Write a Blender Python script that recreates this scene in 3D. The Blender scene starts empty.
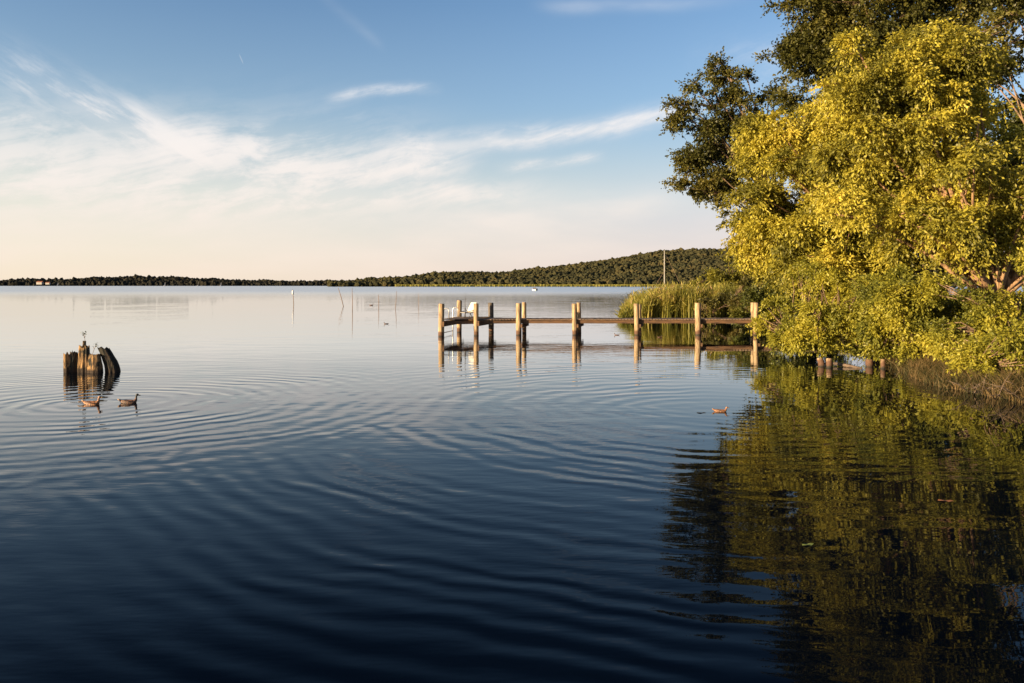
import bpy, math, random
import numpy as np
from mathutils import Vector, Matrix
R = math.radians
random.seed(7)
RNG = np.random.default_rng(11)
SC = bpy.context.scene

# ---------------------------------------------------------------- camera
F, HZ, CAMZ = 796.0, 285.3, 2.5          # focal length in px, horizon row, eye height
cam = bpy.data.objects.new('camera', bpy.data.cameras.new('camera'))
SC.collection.objects.link(cam); SC.camera = cam
cam.location = (0, 0, CAMZ); cam.rotation_euler = (R(90), 0, 0)
cam.data.sensor_width = 36; cam.data.lens = 36 * F / 1024
cam.data.shift_y = -(341.5 - HZ) / 1024
cam.data.clip_start = 0.1; cam.data.clip_end = 60000

# ---------------------------------------------------------------- node helper
class NT:
    def __init__(s, tree): s.t = tree; tree.nodes.clear()
    def n(s, typ, **kw):
        nd = s.t.nodes.new(typ)
        ins = kw.pop('ins', {})
        for k, v in kw.items(): setattr(nd, k, v)
        for k, v in ins.items(): s.put(nd.inputs[k], v)
        return nd
    def put(s, sock, v):
        if isinstance(v, bpy.types.NodeSocket): s.t.links.new(v, sock)
        elif isinstance(v, bpy.types.Node): s.t.links.new(v.outputs[0], sock)
        else:
            if hasattr(sock.default_value, '__len__') and not hasattr(v, '__len__'): v = (v,) * len(sock.default_value)
            if hasattr(v, '__len__') and len(sock.default_value) == 4 and len(v) == 3: v = (*v, 1)
            sock.default_value = v
    def m(s, op, a, b=0.0, c=0.0, clamp=False):
        nd = s.n('ShaderNodeMath', operation=op, use_clamp=clamp)
        s.put(nd.inputs[0], a); s.put(nd.inputs[1], b); s.put(nd.inputs[2], c)
        return nd.outputs[0]
    def mix(s, f, a, b, mode='MIX'):
        nd = s.n('ShaderNodeMixRGB', blend_type=mode)
        s.put(nd.inputs[0], f); s.put(nd.inputs[1], a); s.put(nd.inputs[2], b)
        return nd.outputs[0]
    def noise(s, vec, scale, detail=4, rough=.55, dist=0.0):
        nd = s.n('ShaderNodeTexNoise', ins={'Scale': scale, 'Detail': detail, 'Roughness': rough, 'Distortion': dist})
        if vec is not None: s.put(nd.inputs['Vector'], vec)
        return nd.outputs[0]
    def xyz(s, x, y, z=0.0):
        nd = s.n('ShaderNodeCombineXYZ'); s.put(nd.inputs[0], x); s.put(nd.inputs[1], y); s.put(nd.inputs[2], z)
        return nd.outputs[0]
    def sstep(s, v, a, b, lo=0.0, hi=1.0):
        nd = s.n('ShaderNodeMapRange', interpolation_type='SMOOTHSTEP')
        for i, q in enumerate((v, a, b, lo, hi)): s.put(nd.inputs[i], q)
        return nd.outputs[0]
    def ramp(s, f, stops):
        nd = s.n('ShaderNodeValToRGB'); s.put(nd.inputs[0], f); cr = nd.color_ramp
        while len(cr.elements) < len(stops): cr.elements.new(0.5)
        for e, (p, c) in zip(cr.elements, stops): e.position = p; e.color = (*c, 1)
        return nd.outputs[0]

# ---------------------------------------------------------------- sun and sky
SUN_EL = R(8.5)
SUN_AZ = R(242)                                    # from +Y, clockwise: left and a little behind the camera
sd = Vector((math.sin(SUN_AZ) * math.cos(SUN_EL), math.cos(SUN_AZ) * math.cos(SUN_EL), math.sin(SUN_EL)))
sun = bpy.data.objects.new('sun', bpy.data.lights.new('sun', 'SUN'))
SC.collection.objects.link(sun)
sun.data.energy = 5.0; sun.data.angle = R(0.6); sun.data.color = (1.0, 0.74, 0.45)
sun.rotation_euler = (-sd).to_track_quat('-Z', 'Y').to_euler(); sun.location = (-20, -10, 30)

def az(px): return math.atan((px - 512) / F)
def el(px, py): return math.atan((HZ - py) / F * math.cos(az(px)))

W = bpy.data.worlds.new('World'); SC.world = W; W.use_nodes = True
t = NT(W.node_tree)
sky = t.n('ShaderNodeTexSky', sky_type='NISHITA', sun_disc=False, sun_elevation=SUN_EL, sun_rotation=SUN_AZ,
          air_density=1.0, dust_density=1.2, ozone_density=1.6)
gen = t.n('ShaderNodeTexCoord').outputs['Generated']
sp = t.n('ShaderNodeSeparateXYZ', ins={0: gen})
AZ = t.m('ARCTAN2', sp.outputs[0], sp.outputs[1])
EL = t.m('ARCSINE', sp.outputs[2])
tinted = t.mix(1.0, sky.outputs[0], t.ramp(t.m('MULTIPLY', EL, 1.0, clamp=True),
      [(0.0, (1.12, .90, .84)), (.10, (1.05, .95, .92)), (.22, (.80, .87, 1.0)), (.36, (.68, .80, .98)), (.47, (.26, .34, .52)), (.8, (.17, .25, .40))]), 'MULTIPLY')
wp = t.n('ShaderNodeTexNoise', ins={'Vector': t.xyz(AZ, EL), 'Scale': 7.0, 'Detail': 3.0})
wn = t.m('MULTIPLY', t.m('SUBTRACT', wp.outputs[0], .5), .075)
wsep = t.n('ShaderNodeSeparateXYZ', ins={0: wp.outputs[1]})
wn2 = t.m('MULTIPLY', t.m('SUBTRACT', wsep.outputs[1], .5), .02)
ELw = t.m('ADD', EL, wn2)
fa = t.noise(t.xyz(t.m('MULTIPLY_ADD', AZ, 5.5, t.m('MULTIPLY', wn, 22)), t.m('MULTIPLY_ADD', EL, 30.0, t.m('MULTIPLY_ADD', AZ, -5.5, t.m('MULTIPLY', wn, 20)))), 1.0, 8, .66)
fb = t.noise(t.xyz(t.m('MULTIPLY_ADD', AZ, 14.0, t.m('MULTIPLY', EL, 24.0)), t.m('MULTIPLY_ADD', EL, 34.0, t.m('MULTIPLY', AZ, -26.0)), 4.0), .9, 7, .62)
fc = t.noise(t.xyz(t.m('MULTIPLY', AZ, 4.0), t.m('MULTIPLY', EL, 9.0), 9.0), 1.0, 3, .5)
fib = t.m('MULTIPLY', t.sstep(t.m('ADD', t.m('MULTIPLY', fa, .72), t.m('MULTIPLY', fb, .28)), .40, .60), t.sstep(fc, .28, .55, .55, 1.0))
fib2 = t.sstep(t.noise(t.xyz(t.m('MULTIPLY_ADD', AZ, 5.0, t.m('MULTIPLY', EL, -9.0)), t.m('MULTIPLY_ADD', EL, 30.0, t.m('MULTIPLY', AZ, 17.0)), 2.0), 1.2, 7, .64), .40, .62)
soft = t.sstep(t.noise(t.xyz(t.m('MULTIPLY', AZ, 6.0), t.m('MULTIPLY', ELw, 22.0)), 1.0, 4, .5), .3, .75)
def streak(x0, y0, x1, y1, w, s, bow=0.0, use=None, ends=.22, warp=True):
    a0, a1 = az(x0), az(x1); e0, e1 = el(x0, y0), el(x1, y1)
    tt = t.m('MULTIPLY_ADD', AZ, 1 / (a1 - a0), -a0 / (a1 - a0))
    c = t.m('MULTIPLY_ADD', tt, e1 - e0, e0)
    if bow: c = t.m('ADD', c, t.m('MULTIPLY', t.m('MULTIPLY', tt, t.m('SUBTRACT', 1.0, tt)), 4 * bow / F))
    d = t.m('DIVIDE', t.m('SUBTRACT', ELw if warp else EL, c), w / F)
    g = t.m('EXPONENT', t.m('MULTIPLY', t.m('MULTIPLY', d, d), -1.0))
    g = t.m('MULTIPLY', g, t.sstep(tt, -.06, ends)); g = t.m('MULTIPLY', g, t.sstep(tt, 1.06, 1 - ends))
    if use is not None: g = t.m('MULTIPLY', g, t.m('MULTIPLY_ADD', use, .8, .2))
    return t.m('MULTIPLY', g, s, clamp=True)
parts = [
    streak(380, 153, 700, 107, 7, .62, -3, soft, .10), streak(370, 156, 700, 108, 9, .9, -3, fib, .12), streak(395, 142, 470, 152, 6, .6, 0, fib), streak(395, 143, 560, 126, 8, .35, 0, fib),
    streak(230, 190, 480, 163, 15, .95, 3, fib), streak(240, 172, 312, 158, 5, .9, 0, fib), streak(100, 205, 560, 192, 12, .8, 2, fib), streak(0, 165, 300, 150, 12, .9, 4, fib),
    streak(495, 171, 605, 157, 5, .8, 0, fib), streak(325, 102, 440, 88, 5, .6, 5, fib),
    streak(-160, 108, 85, 125, 9, .6, 3, fib), streak(-20, 62, 235, 165, 20, .6, 2, fib2), streak(60, 96, 225, 172, 13, .9, 0, fib2), streak(120, 100, 215, 168, 8, .6, 0, fib2),
    streak(160, 142, 230, 150, 18, 1.1, 0, fib, .4), streak(428, 190, 478, 196, 7, .8, 0, fib),
    streak(390, 228, 680, 202, 15, .8, 0, soft), streak(-700, 168, 470, 178, 46, .95, 10, fib, .25),
    streak(-900, 235, 1200, 250, 48, .62, 0, soft, .1), streak(535, 6, 760, -6, 6, .35, 0, soft),
    streak(239, 54, 243.5, 64, 1.0, .25, 0, None, .3, False), streak(310, -14, 385, 45, 6, .14, 0, soft),
    streak(700, 60, 1300, 20, 22, .4, 0, fib), streak(-900, 20, -200, 60, 40, .5, 0, fib),
]
cl = parts[0]
for p in parts[1:]: cl = t.m('SUBTRACT', t.m('ADD', cl, p), t.m('MULTIPLY', cl, p))
cloudcol = t.ramp(t.m('MULTIPLY', EL, 2.2, clamp=True), [(0, (4.2, 3.45, 2.9)), (.25, (4.1, 3.75, 3.5)), (.6, (4.1, 4.05, 4.1))])
hz = t.ramp(t.m('MULTIPLY', EL, 2.5, clamp=True), [(0, (.92, .92, .92)), (.20, (.80, .80, .80)), (.38, (.42, .42, .42)), (.58, (.14, .14, .14)), (.85, (0, 0, 0))])
hzc = t.ramp(t.m('MULTIPLY', EL, 2.5, clamp=True), [(0, (.89, .755, .66)), (.10, (.86, .79, .755)), (.28, (.72, .755, .80)), (.5, (.42, .55, .72))])
side = t.sstep(AZ, .7, -.7, .80, 1.10)
hzc = t.mix(1.0, hzc, t.xyz(t.m('MULTIPLY', side, 4.35), t.m('MULTIPLY', side, 4.35), 4.15), 'MULTIPLY')
tinted = t.mix(hz, tinted, hzc)
skyc = t.mix(t.m('MULTIPLY', cl, .97), tinted, cloudcol)
bg = t.n('ShaderNodeBackground', ins={0: skyc, 1: 0.094})
o = t.n('ShaderNodeOutputWorld', ins={0: bg})
SC.view_settings.view_transform = 'Standard'; SC.view_settings.look = 'None'
SC.view_settings.exposure = 1.32; SC.view_settings.gamma = 1.0
SC.cycles.max_bounces = 6; SC.cycles.glossy_bounces = 3; SC.cycles.transmission_bounces = 3; SC.cycles.diffuse_bounces = 3

# ---------------------------------------------------------------- mesh helpers
def link(o, parent=None):
    SC.collection.objects.link(o)
    if parent is not None: o.parent = parent
    return o
def tag(o, label=None, cat=None, group=None, kind=None):
    if label: o['label'] = label
    if cat: o['category'] = cat
    if group: o['group'] = group
    if kind: o['kind'] = kind
    return o
def empty(name, loc, rz=0.0):
    o = bpy.data.objects.new(name, None); o.location = loc; o.rotation_euler = (0, 0, rz); o.empty_display_size = .2
    return link(o)
def obj(name, verts, faces, mats, parent=None, smooth=False, mi=None, col=None, loc=None):
    me = bpy.data.meshes.new(name)
    me.from_pydata([tuple(v) for v in verts], [], [tuple(f) for f in faces])
    for m_ in (mats if isinstance(mats, (list, tuple)) else [mats]): me.materials.append(m_)
    if mi is not None: me.polygons.foreach_set('material_index', np.asarray(mi, dtype=np.int32))
    if smooth: me.polygons.foreach_set('use_smooth', np.ones(len(me.polygons), dtype=bool))
    o = bpy.data.objects.new(name, me)
    if loc is not None: o.location = loc
    return link(o, parent)
def quads(name, V, mat, parent=None, col=None, nv=4, loc=None):
    """V: (n, nv, 3) array of loose faces; col: (n,) random tint per face"""
    n = len(V)
    me = bpy.data.meshes.new(name)
    me.vertices.add(n * nv); me.vertices.foreach_set('co', np.asarray(V, np.float32).reshape(-1))
    me.loops.add(n * nv); me.loops.foreach_set('vertex_index', np.arange(n * nv, dtype=np.int32))
    me.polygons.add(n); me.polygons.foreach_set('loop_start', np.arange(0, n * nv, nv, dtype=np.int32))
    me.update(calc_edges=True)
    if col is not None:
        at = me.attributes.new('tint', 'FLOAT', 'FACE'); at.data.foreach_set('value', np.asarray(col, np.float32))
    me.materials.append(mat)
    o = bpy.data.objects.new(name, me)
    if loc is not None: o.location = loc
    return link(o, parent)
class MB:
    def __init__(s): s.v = []; s.f = []; s.mi = []
    def add(s, v, f, mi=0):
        k = len(s.v); s.v += [tuple(q) for q in v]; s.f += [tuple(i + k for i in q) for q in f]; s.mi += [mi] * len(f)
    def box(s, c, d, M=None, mi=0):
        x, y, z = d[0] / 2, d[1] / 2, d[2] / 2
        v = [Vector((a * x, b * y, e * z)) for a in (-1, 1) for b in (-1, 1) for e in (-1, 1)]
        if M is not None: v = [M @ q for q in v]
        s.add([q + Vector(c) for q in v], [(0, 1, 3, 2), (4, 6, 7, 5), (0, 4, 5, 1), (2, 3, 7, 6), (0, 2, 6, 4), (1, 5, 7, 3)], mi)
    def bar(s, a, b, w, h, mi=0):
        """a straight timber from a to b, w wide, h high"""
        a, b = Vector(a), Vector(b); d = (b - a).normalized(); sx = d.cross(Vector((0, 0, 1)))
        sx = Vector((1, 0, 0)) if sx.length < 1e-4 else sx.normalized()
        up = sx.cross(d)
        v = [p + sx * (i * w / 2) + up * (j * h / 2) for p in (a, b) for i, j in ((-1, -1), (1, -1), (1, 1), (-1, 1))]
        s.add(v, [(3, 2, 1, 0), (4, 5, 6, 7), (0, 1, 5, 4), (1, 2, 6, 5), (2, 3, 7, 6), (3, 0, 4, 7)], mi)
    def tube(s, pts, rad, n=8, mi=0, jit=0.0, sq=(1, 1)):
        pts = [Vector(p) for p in pts]; rad = rad if hasattr(rad, '__len__') else [rad] * len(pts)
        k = len(s.v); ref = Vector((0, 1, 0.01))
        for i, p in enumerate(pts):
            d = (pts[min(i + 1, len(pts) - 1)] - pts[max(i - 1, 0)]).normalized()
            a = d.cross(ref)
            if a.length < .05: a = d.cross(Vector((1, 0, 0)))
            a.normalize(); b = d.cross(a)
            for j in range(n):
                th = 2 * math.pi * j / n; rr = rad[i] * (1 + (random.random() - .5) * jit)
                s.v.append(tuple(p + a * math.cos(th) * rr * sq[0] + b * math.sin(th) * rr * sq[1]))
        for i in range(len(pts) - 1):
            for j in range(n):
                s.f.append((k + i * n + j, k + i * n + (j + 1) % n, k + (i + 1) * n + (j + 1) % n, k + (i + 1) * n + j)); s.mi.append(mi)
        s.f.append(tuple(k + j for j in reversed(range(n)))); s.mi.append(mi)
        e = k + (len(pts) - 1) * n; s.f.append(tuple(e + j for j in range(n))); s.mi.append(mi)
    def build(s, name, mats, parent=None, smooth=False, loc=None):
        return obj(name, s.v, s.f, mats, parent, smooth, s.mi, loc=loc)
def at(px, py, D): return Vector(((px - 512) / F * D, D, CAMZ + (HZ - py) / F * D))
def dist_of(py): return CAMZ * F / (py - HZ)

# ---------------------------------------------------------------- materials
def mat(name):
    m = bpy.data.materials.new(name); m.use_nodes = True
    return m, NT(m.node_tree)
def leaf_mat(name, stops, trans=.35, rough=.5, clump=.5, spec=.35):
    m, t = mat(name)
    tint = t.n('ShaderNodeAttribute', attribute_name='tint').outputs['Fac']
    pos = t.n('ShaderNodeNewGeometry').outputs['Position']
    big = t.noise(pos, clump, 2)
    f = t.m('ADD', t.m('MULTIPLY', tint, .6), t.m('MULTIPLY', t.sstep(big, .3, .7), .4))
    c = t.ramp(f, stops)
    p = t.n('ShaderNodeBsdfPrincipled', ins={'Base Color': c, 'Roughness': rough, 'Specular IOR Level': spec})
    tr = t.n('ShaderNodeBsdfTranslucent', ins={0: t.mix(1.0, c, (1.25, 1.15, .5), 'MULTIPLY')})
    t.n('ShaderNodeOutputMaterial', ins={0: t.n('ShaderNodeMixShader', ins={0: trans, 1: p, 2: tr})})
    return m
def plain(name, c1, c2=None, scale=8.0, rough=.7, stretch=(1, 1, 1), bump=.0, metal=0.0, contrast=(.35, .65)):
    m, t = mat(name)
    pos = t.n('ShaderNodeNewGeometry').outputs['Position']
    mp = t.n('ShaderNodeMapping', ins={'Vector': pos, 'Scale': stretch})
    nz = t.noise(mp.outputs[0], scale, 6, .6)
    c = t.mix(t.sstep(nz, *contrast), c1, c2 or c1)
    p = t.n('ShaderNodeBsdfPrincipled', ins={'Base Color': c, 'Roughness': rough, 'Metallic': metal})
    if bump: t.put(p.inputs['Normal'], t.n('ShaderNodeBump', ins={'Height': nz, 'Distance': bump, 'Strength': 1.0}).outputs[0])
    t.n('ShaderNodeOutputMaterial', ins={0: p})
    return m
M_YELG = leaf_mat('leaf_green_gold', [(0.0, (.05, .06, .013)), (.35, (.16, .17, .026)), (.7, (.38, .35, .04)), (1, (.58, .50, .08))], .4, .5, .6)
M_YEL = leaf_mat('leaf_yellow_green', [(0.0, (.055, .06, .014)), (.32, (.18, .172, .026)), (.65, (.46, .405, .048)), (1, (.73, .61, .12))], .36, .5, .55)
M_OLIVE = leaf_mat('leaf_olive', [(0, (.07, .075, .013)), (.5, (.20, .19, .024)), (1, (.38, .32, .045))], .35, .5, .6)
M_DARK = leaf_mat('leaf_dark_green', [(0, (.016, .022, .007)), (.6, (.04, .05, .013)), (1, (.09, .085, .02))], .25, .55, .5)
M_OLIVED = leaf_mat('leaf_dull_olive', [(0, (.04, .045, .012)), (.5, (.11, .10, .024)), (1, (.24, .17, .05))], .3, .5, .8)
M_ALDER = leaf_mat('leaf_alder', [(0, (.025, .03, .008)), (.5, (.085, .085, .016)), (1, (.20, .165, .03))], .28, .5, .4)
M_MID = leaf_mat('leaf_mid_green', [(0, (.03, .045, .01)), (.6, (.08, .09, .016)), (1, (.19, .17, .025))], .3, .5, .6)
M_REED = leaf_mat('reed_blades', [(0, (.07, .085, .016)), (.45, (.21, .205, .032)), (.8, (.38, .32, .07)), (1, (.40, .27, .14))], .35, .6, .5)
M_SEDGE = leaf_mat('dry_sedge', [(0, (.02, .03, .008)), (.35, (.06, .055, .016)), (.7, (.14, .095, .035)), (1, (.28, .18, .08))], .25, .7, 1.6)
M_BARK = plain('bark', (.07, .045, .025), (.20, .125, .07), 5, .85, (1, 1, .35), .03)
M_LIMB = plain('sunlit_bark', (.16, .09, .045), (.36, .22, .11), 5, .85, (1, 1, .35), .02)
M_TWIG = plain('twig_bark', (.16, .10, .06), (.28, .19, .12), 6, .85)
M_DEAD = plain('bleached_dead_wood', (.07, .05, .035), (.17, .12, .08), 9, .85)
M_SOIL = plain('bank_soil', (.035, .026, .016), (.09, .07, .03), 2.5, .95, bump=.04)
M_FOREST = leaf_mat('far_forest', [(0, (.030, .034, .02)), (.4, (.055, .056, .027)), (.75, (.095, .085, .036)), (1, (.14, .105, .045))], .35, .9, .018, .1)
M_FORESTB = leaf_mat('farther_forest', [(0, (.020, .022, .018)), (1, (.048, .045, .032))], .3, .9, .01, .1)
M_HILL = plain('forest_floor', (.04, .045, .02), (.07, .07, .03), .02, .95)
M_WHITE = plain('white_paint', (.8, .79, .76), (.72, .7, .66), 6, .4)
M_CANVAS = plain('white_canvas', (.62, .6, .55), (.54, .52, .47), 12, .8)
M_DULL = plain('greyed_white_paint', (.42, .40, .36), (.34, .32, .28), 3, .7)
M_METAL = plain('galvanised_metal', (.62, .62, .6), (.5, .5, .48), 20, .35, metal=.6)
M_FRAME = plain('dark_frame', (.05, .045, .04), (.07, .06, .05), 10, .5)
M_ROOF = plain('roof_tile', (.2, .08, .05), (.26, .11, .07), 1, .8)
M_GLASS = plain('window_glass', (.02, .025, .03), None, 1, .1)
def wood_mat(name, lit, dark, wet=.32, endc=None):
    m, t = mat(name)
    pos = t.n('ShaderNodeNewGeometry').outputs['Position']; z = t.n('ShaderNodeSeparateXYZ', ins={0: pos}).outputs[2]
    mp = t.n('ShaderNodeMapping', ins={'Vector': pos, 'Scale': (9, 9, .9)})
    g = t.noise(mp.outputs[0], 2.4, 6, .6)
    c = t.mix(t.sstep(g, .38, .6), dark, lit)
    c = t.mix(t.sstep(t.m('ADD', z, t.m('MULTIPLY', t.noise(pos, 7, 4), .22)), wet + .13, wet), c, (.10, .05, .026))
    c = t.mix(t.sstep(t.m('ADD', z, t.m('MULTIPLY', t.noise(pos, 11, 3), .16)), .17, .08), c, (.02, .017, .01))
    bm = t.n('ShaderNodeBump', ins={'Height': g, 'Distance': .012, 'Strength': .8})
    t.n('ShaderNodeOutputMaterial', ins={0: t.n('ShaderNodeBsdfPrincipled', ins={'Base Color': c, 'Roughness': .8, 'Normal': bm.outputs[0]})})
    return m
M_POST = wood_mat('post_wood', (.46, .33, .18), (.17, .11, .06), .28)
M_OLDPOST = wood_mat('weathered_post_wood', (.14, .115, .09), (.07, .055, .04), .26)
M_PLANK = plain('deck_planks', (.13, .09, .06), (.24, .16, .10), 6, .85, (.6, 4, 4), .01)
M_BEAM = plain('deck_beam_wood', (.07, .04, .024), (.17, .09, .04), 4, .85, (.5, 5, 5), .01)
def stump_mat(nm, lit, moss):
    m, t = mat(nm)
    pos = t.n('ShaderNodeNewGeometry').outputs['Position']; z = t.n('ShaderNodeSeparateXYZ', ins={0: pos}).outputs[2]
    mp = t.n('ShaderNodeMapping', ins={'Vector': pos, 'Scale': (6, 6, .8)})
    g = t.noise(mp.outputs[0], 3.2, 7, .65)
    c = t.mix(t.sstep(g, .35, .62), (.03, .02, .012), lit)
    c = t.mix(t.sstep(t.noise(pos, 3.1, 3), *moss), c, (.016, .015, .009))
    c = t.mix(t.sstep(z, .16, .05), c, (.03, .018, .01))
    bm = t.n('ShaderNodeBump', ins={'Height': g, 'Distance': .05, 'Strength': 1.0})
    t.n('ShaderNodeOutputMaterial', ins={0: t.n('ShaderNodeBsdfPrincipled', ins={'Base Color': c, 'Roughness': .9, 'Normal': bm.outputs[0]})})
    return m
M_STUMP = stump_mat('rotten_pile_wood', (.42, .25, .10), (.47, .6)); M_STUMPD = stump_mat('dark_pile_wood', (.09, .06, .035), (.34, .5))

# ---------------------------------------------------------------- water
DUCKS = [((92, 404), 'a'), ((130, 402), 'b'), ((721, 411.5), 'c')]
def water_mat():
    m, t = mat('lake_water')
    pos = t.n('ShaderNodeNewGeometry').outputs['Position']
    s = t.n('ShaderNodeSeparateXYZ', ins={0: pos}); X, Y = s.outputs[0], s.outputs[1]
    lee = t.sstep(t.m('MULTIPLY_ADD', Y, -.21, X), 1.2, -.6, .17, 1.0)
    def ring(cx, cy, wl, amp, r0, r1, phase=0.0):
        dx, dy = t.m('SUBTRACT', X, cx), t.m('SUBTRACT', Y, cy)
        r = t.m('SQRT', t.m('ADD', t.m('MULTIPLY', dx, dx), t.m('MULTIPLY', dy, dy)))
        r = t.m('ADD', r, t.m('MULTIPLY', t.noise(t.xyz(X, Y), .3, 3), 1.5))
        w = t.m('SINE', t.m('MULTIPLY_ADD', r, 2 * math.pi / wl, phase))
        env = t.m('MULTIPLY', t.sstep(r, 0.1, r0), t.sstep(r, r1, r1 * .45))
        return t.m('MULTIPLY', t.m('MULTIPLY', w, env), amp)
    calm = t.m('MULTIPLY', t.sstep(t.noise(pos, .10, 3), .36, .62, .35, 1.0), lee)   # lee of the trees is calmer
    def dc(i): (px, py), _ = DUCKS[i]; D = dist_of(py); return (px - 512) / F * D, D
    c0, c1, c2 = dc(0), dc(1), dc(2)
    h = t.m('MULTIPLY', t.m('MULTIPLY_ADD', lee, .8, .2), ring(*c2, .60, .0019, 4.0, 14)); h = t.m('ADD', h, ring(c2[0] + .6, c2[1] + 1.5, .47, .0007, 5.0, 14, 1.0))
    fore = t.m('MULTIPLY', t.sstep(Y, 15, 10), t.sstep(X, 3.5, .6))
    h = t.m('ADD', h, t.m('MULTIPLY', fore, ring(*c2, .40, .0016, 5.0, 26, .7)))
    h = t.m('ADD', h, ring(*c0, .52, .0026, 1.2, 10)); h = t.m('ADD', h, ring(*c1, .47, .0009, .5, 8))
    h = t.m('MULTIPLY', h, t.sstep(t.noise(t.xyz(X, Y, 3.0), .28, 3), .3, .62, .25, 1.25))
    mp = t.n('ShaderNodeMapping', ins={'Vector': pos, 'Scale': (.55, 1.5, 1), 'Rotation': (0, 0, R(8))})
    n1 = t.noise(mp.outputs[0], .9, 4, .5)
    n2 = t.noise(t.n('ShaderNodeMapping', ins={'Vector': pos, 'Scale': (.5, 1.6, 1), 'Rotation': (0, 0, R(-6))}).outputs[0], 3.2, 3, .5)
    n3 = t.noise(pos, .22, 2, .5)
    h = t.m('ADD', h, t.m('MULTIPLY', t.m('MULTIPLY', n1, calm), t.sstep(Y, 70, 260, .016, .07)))
    h = t.m('ADD', h, t.m('MULTIPLY', t.m('MULTIPLY', n2, calm), .0022))
    h = t.m('ADD', h, t.m('MULTIPLY', n3, .014))
    bump = t.n('ShaderNodeBump', ins={'Height': h, 'Distance': 1.0, 'Strength': 1.0})
    far = t.sstep(Y, 70, 380, .0, .22)
    deep = t.mix(t.sstep(t.noise(pos, .3, 3), .3, .7), (.0008, .0026, .0065), (.0012, .0038, .009))
    fr = t.n('ShaderNodeFresnel', ins={'IOR': 1.333, 'Normal': bump.outputs[0]}).outputs[0]
    fac = t.m('MINIMUM', t.m('MULTIPLY', t.m('POWER', fr, 1.68), 1.82), .87)       # as seen through a polarising filter
    body = t.n('ShaderNodeBsdfDiffuse', ins={'Color': deep})
    gl = t.n('ShaderNodeBsdfGlossy', ins={'Color': (.94, .97, 1.0, 1), 'Roughness': t.m('ADD', far, .003), 'Normal': bump.outputs[0]})
    t.n('ShaderNodeOutputMaterial', ins={0: t.n('ShaderNodeMixShader', ins={0: fac, 1: body, 2: gl})})
    return m
S = 30000
tag(obj('lake_water', [(-S, -S, 0), (S, -S, 0), (S, S, 0), (-S, S, 0)], [(0, 1, 2, 3)], water_mat()), kind='structure')

# ---------------------------------------------------------------- land
def hnoise(x, y, s):
    return (math.sin(x * s * 1.3 + 1.1) * math.cos(y * s * 1.7 + .4) + .5 * math.sin(x * s * 3.1 + y * s * 2.3) + .3 * math.cos(x * s * 6.3 - y * s * 5.1)) / 1.8
SHORE = [(70, -60), (34, -30), (22, 0), (15.5, 9), (12.0, 14), (10.9, 17), (10.6, 20), (11.4, 23), (12.2, 26), (13.5, 30), (14.8, 35), (15.6, 41), (15.0, 48), (14.0, 56), (12.0, 64), (14, 72), (40, 82), (160, 95), (420, 160), (700, 400), (760, 900)]
def shore_dist(x, y):
    best = 1e9; sgn = 1
    for (x0, y0), (x1, y1) in zip(SHORE, SHORE[1:]):
        dx, dy = x1 - x0, y1 - y0; u = max(0, min(1, ((x - x0) * dx + (y - y0) * dy) / (dx * dx + dy * dy)))
        ex, ey = x - (x0 + u * dx), y - (y0 + u * dy); d = math.hypot(ex, ey)
        if d < best: best = d; sgn = 1 if dx * ey - dy * ex < 0 else -1
    return best * sgn                                  # positive inland
def ground_z(x, y):
    d = shore_dist(x, y)
    return (-.35 + .45 * min(1, max(0, (d + .8) / 1.1)) + .5 * min(1, max(0, d / 8)) + .06 * hnoise(x, y, 1.1) * (1 if d < 25 else 2))
gx = [8, 8.7] + [9.3 + .45 * i for i in range(30)] + [24, 27, 31, 36, 44, 55, 75, 110, 170, 280, 450, 800]
gy = [-60, -40, -25, -12, -4, 2, 6, 8.5] + [10.5 + .5 * i for i in range(84)] + [54, 57, 60, 63, 66, 69, 72, 76, 82, 90, 110, 150, 220, 400, 700, 900]
gv = [(x, y, ground_z(x, y)) for y in gy for x in gx]; nx = len(gx)
gf = [(j * nx + i, j * nx + i + 1, (j + 1) * nx + i + 1, (j + 1) * nx + i) for j in range(len(gy) - 1) for i in range(nx - 1)]
tag(obj('lake_bank', gv, gf, M_SOIL, smooth=True), kind='structure')

def interp(xs, ys, x): return float(np.interp(x, xs, ys))
# far hills: ridge lines given as (bearing, ridge row) at their own distance
def hill(name, prof, D0, D1, mat_, pxs, ch_=9):
    """a long ridge between distances D0 (shore) and D1 (ridge)"""
    V = []; rows = 14; xs = [p[0] for p in prof]; ys = [p[1] for p in prof]
    for k in range(rows + 6):
        u = k / rows
        D = D0 + (D1 - D0) * u
        for px in pxs:
            H = CAMZ + (HZ - interp(xs, ys, px)) / F * D1
            z = (H - ch_) * (math.sin(min(u, 1) * math.pi / 2) ** 1.15) if u <= 1 else (H - ch_) * (1 - (u - 1) * 1.2)
            x = (px - 512) / F * (D if u <= 1 else D1 * (1 + (u - 1) * .3)); y = (D if u <= 1 else D1 * (1 + (u - 1) * .3))
            V.append((x, y, max(z, -.5) + (3.0 * hnoise(x, y, .006) if k > 1 else .25 * (k))))
    n = len(pxs)
    Fc = [(j * n + i, j * n + i + 1, (j + 1) * n + i + 1, (j + 1) * n + i) for j in range(rows + 5) for i in range(n - 1)]
    tag(obj(name, V, Fc, mat_, smooth=True), kind='structure')
    return V, n, rows
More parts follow.
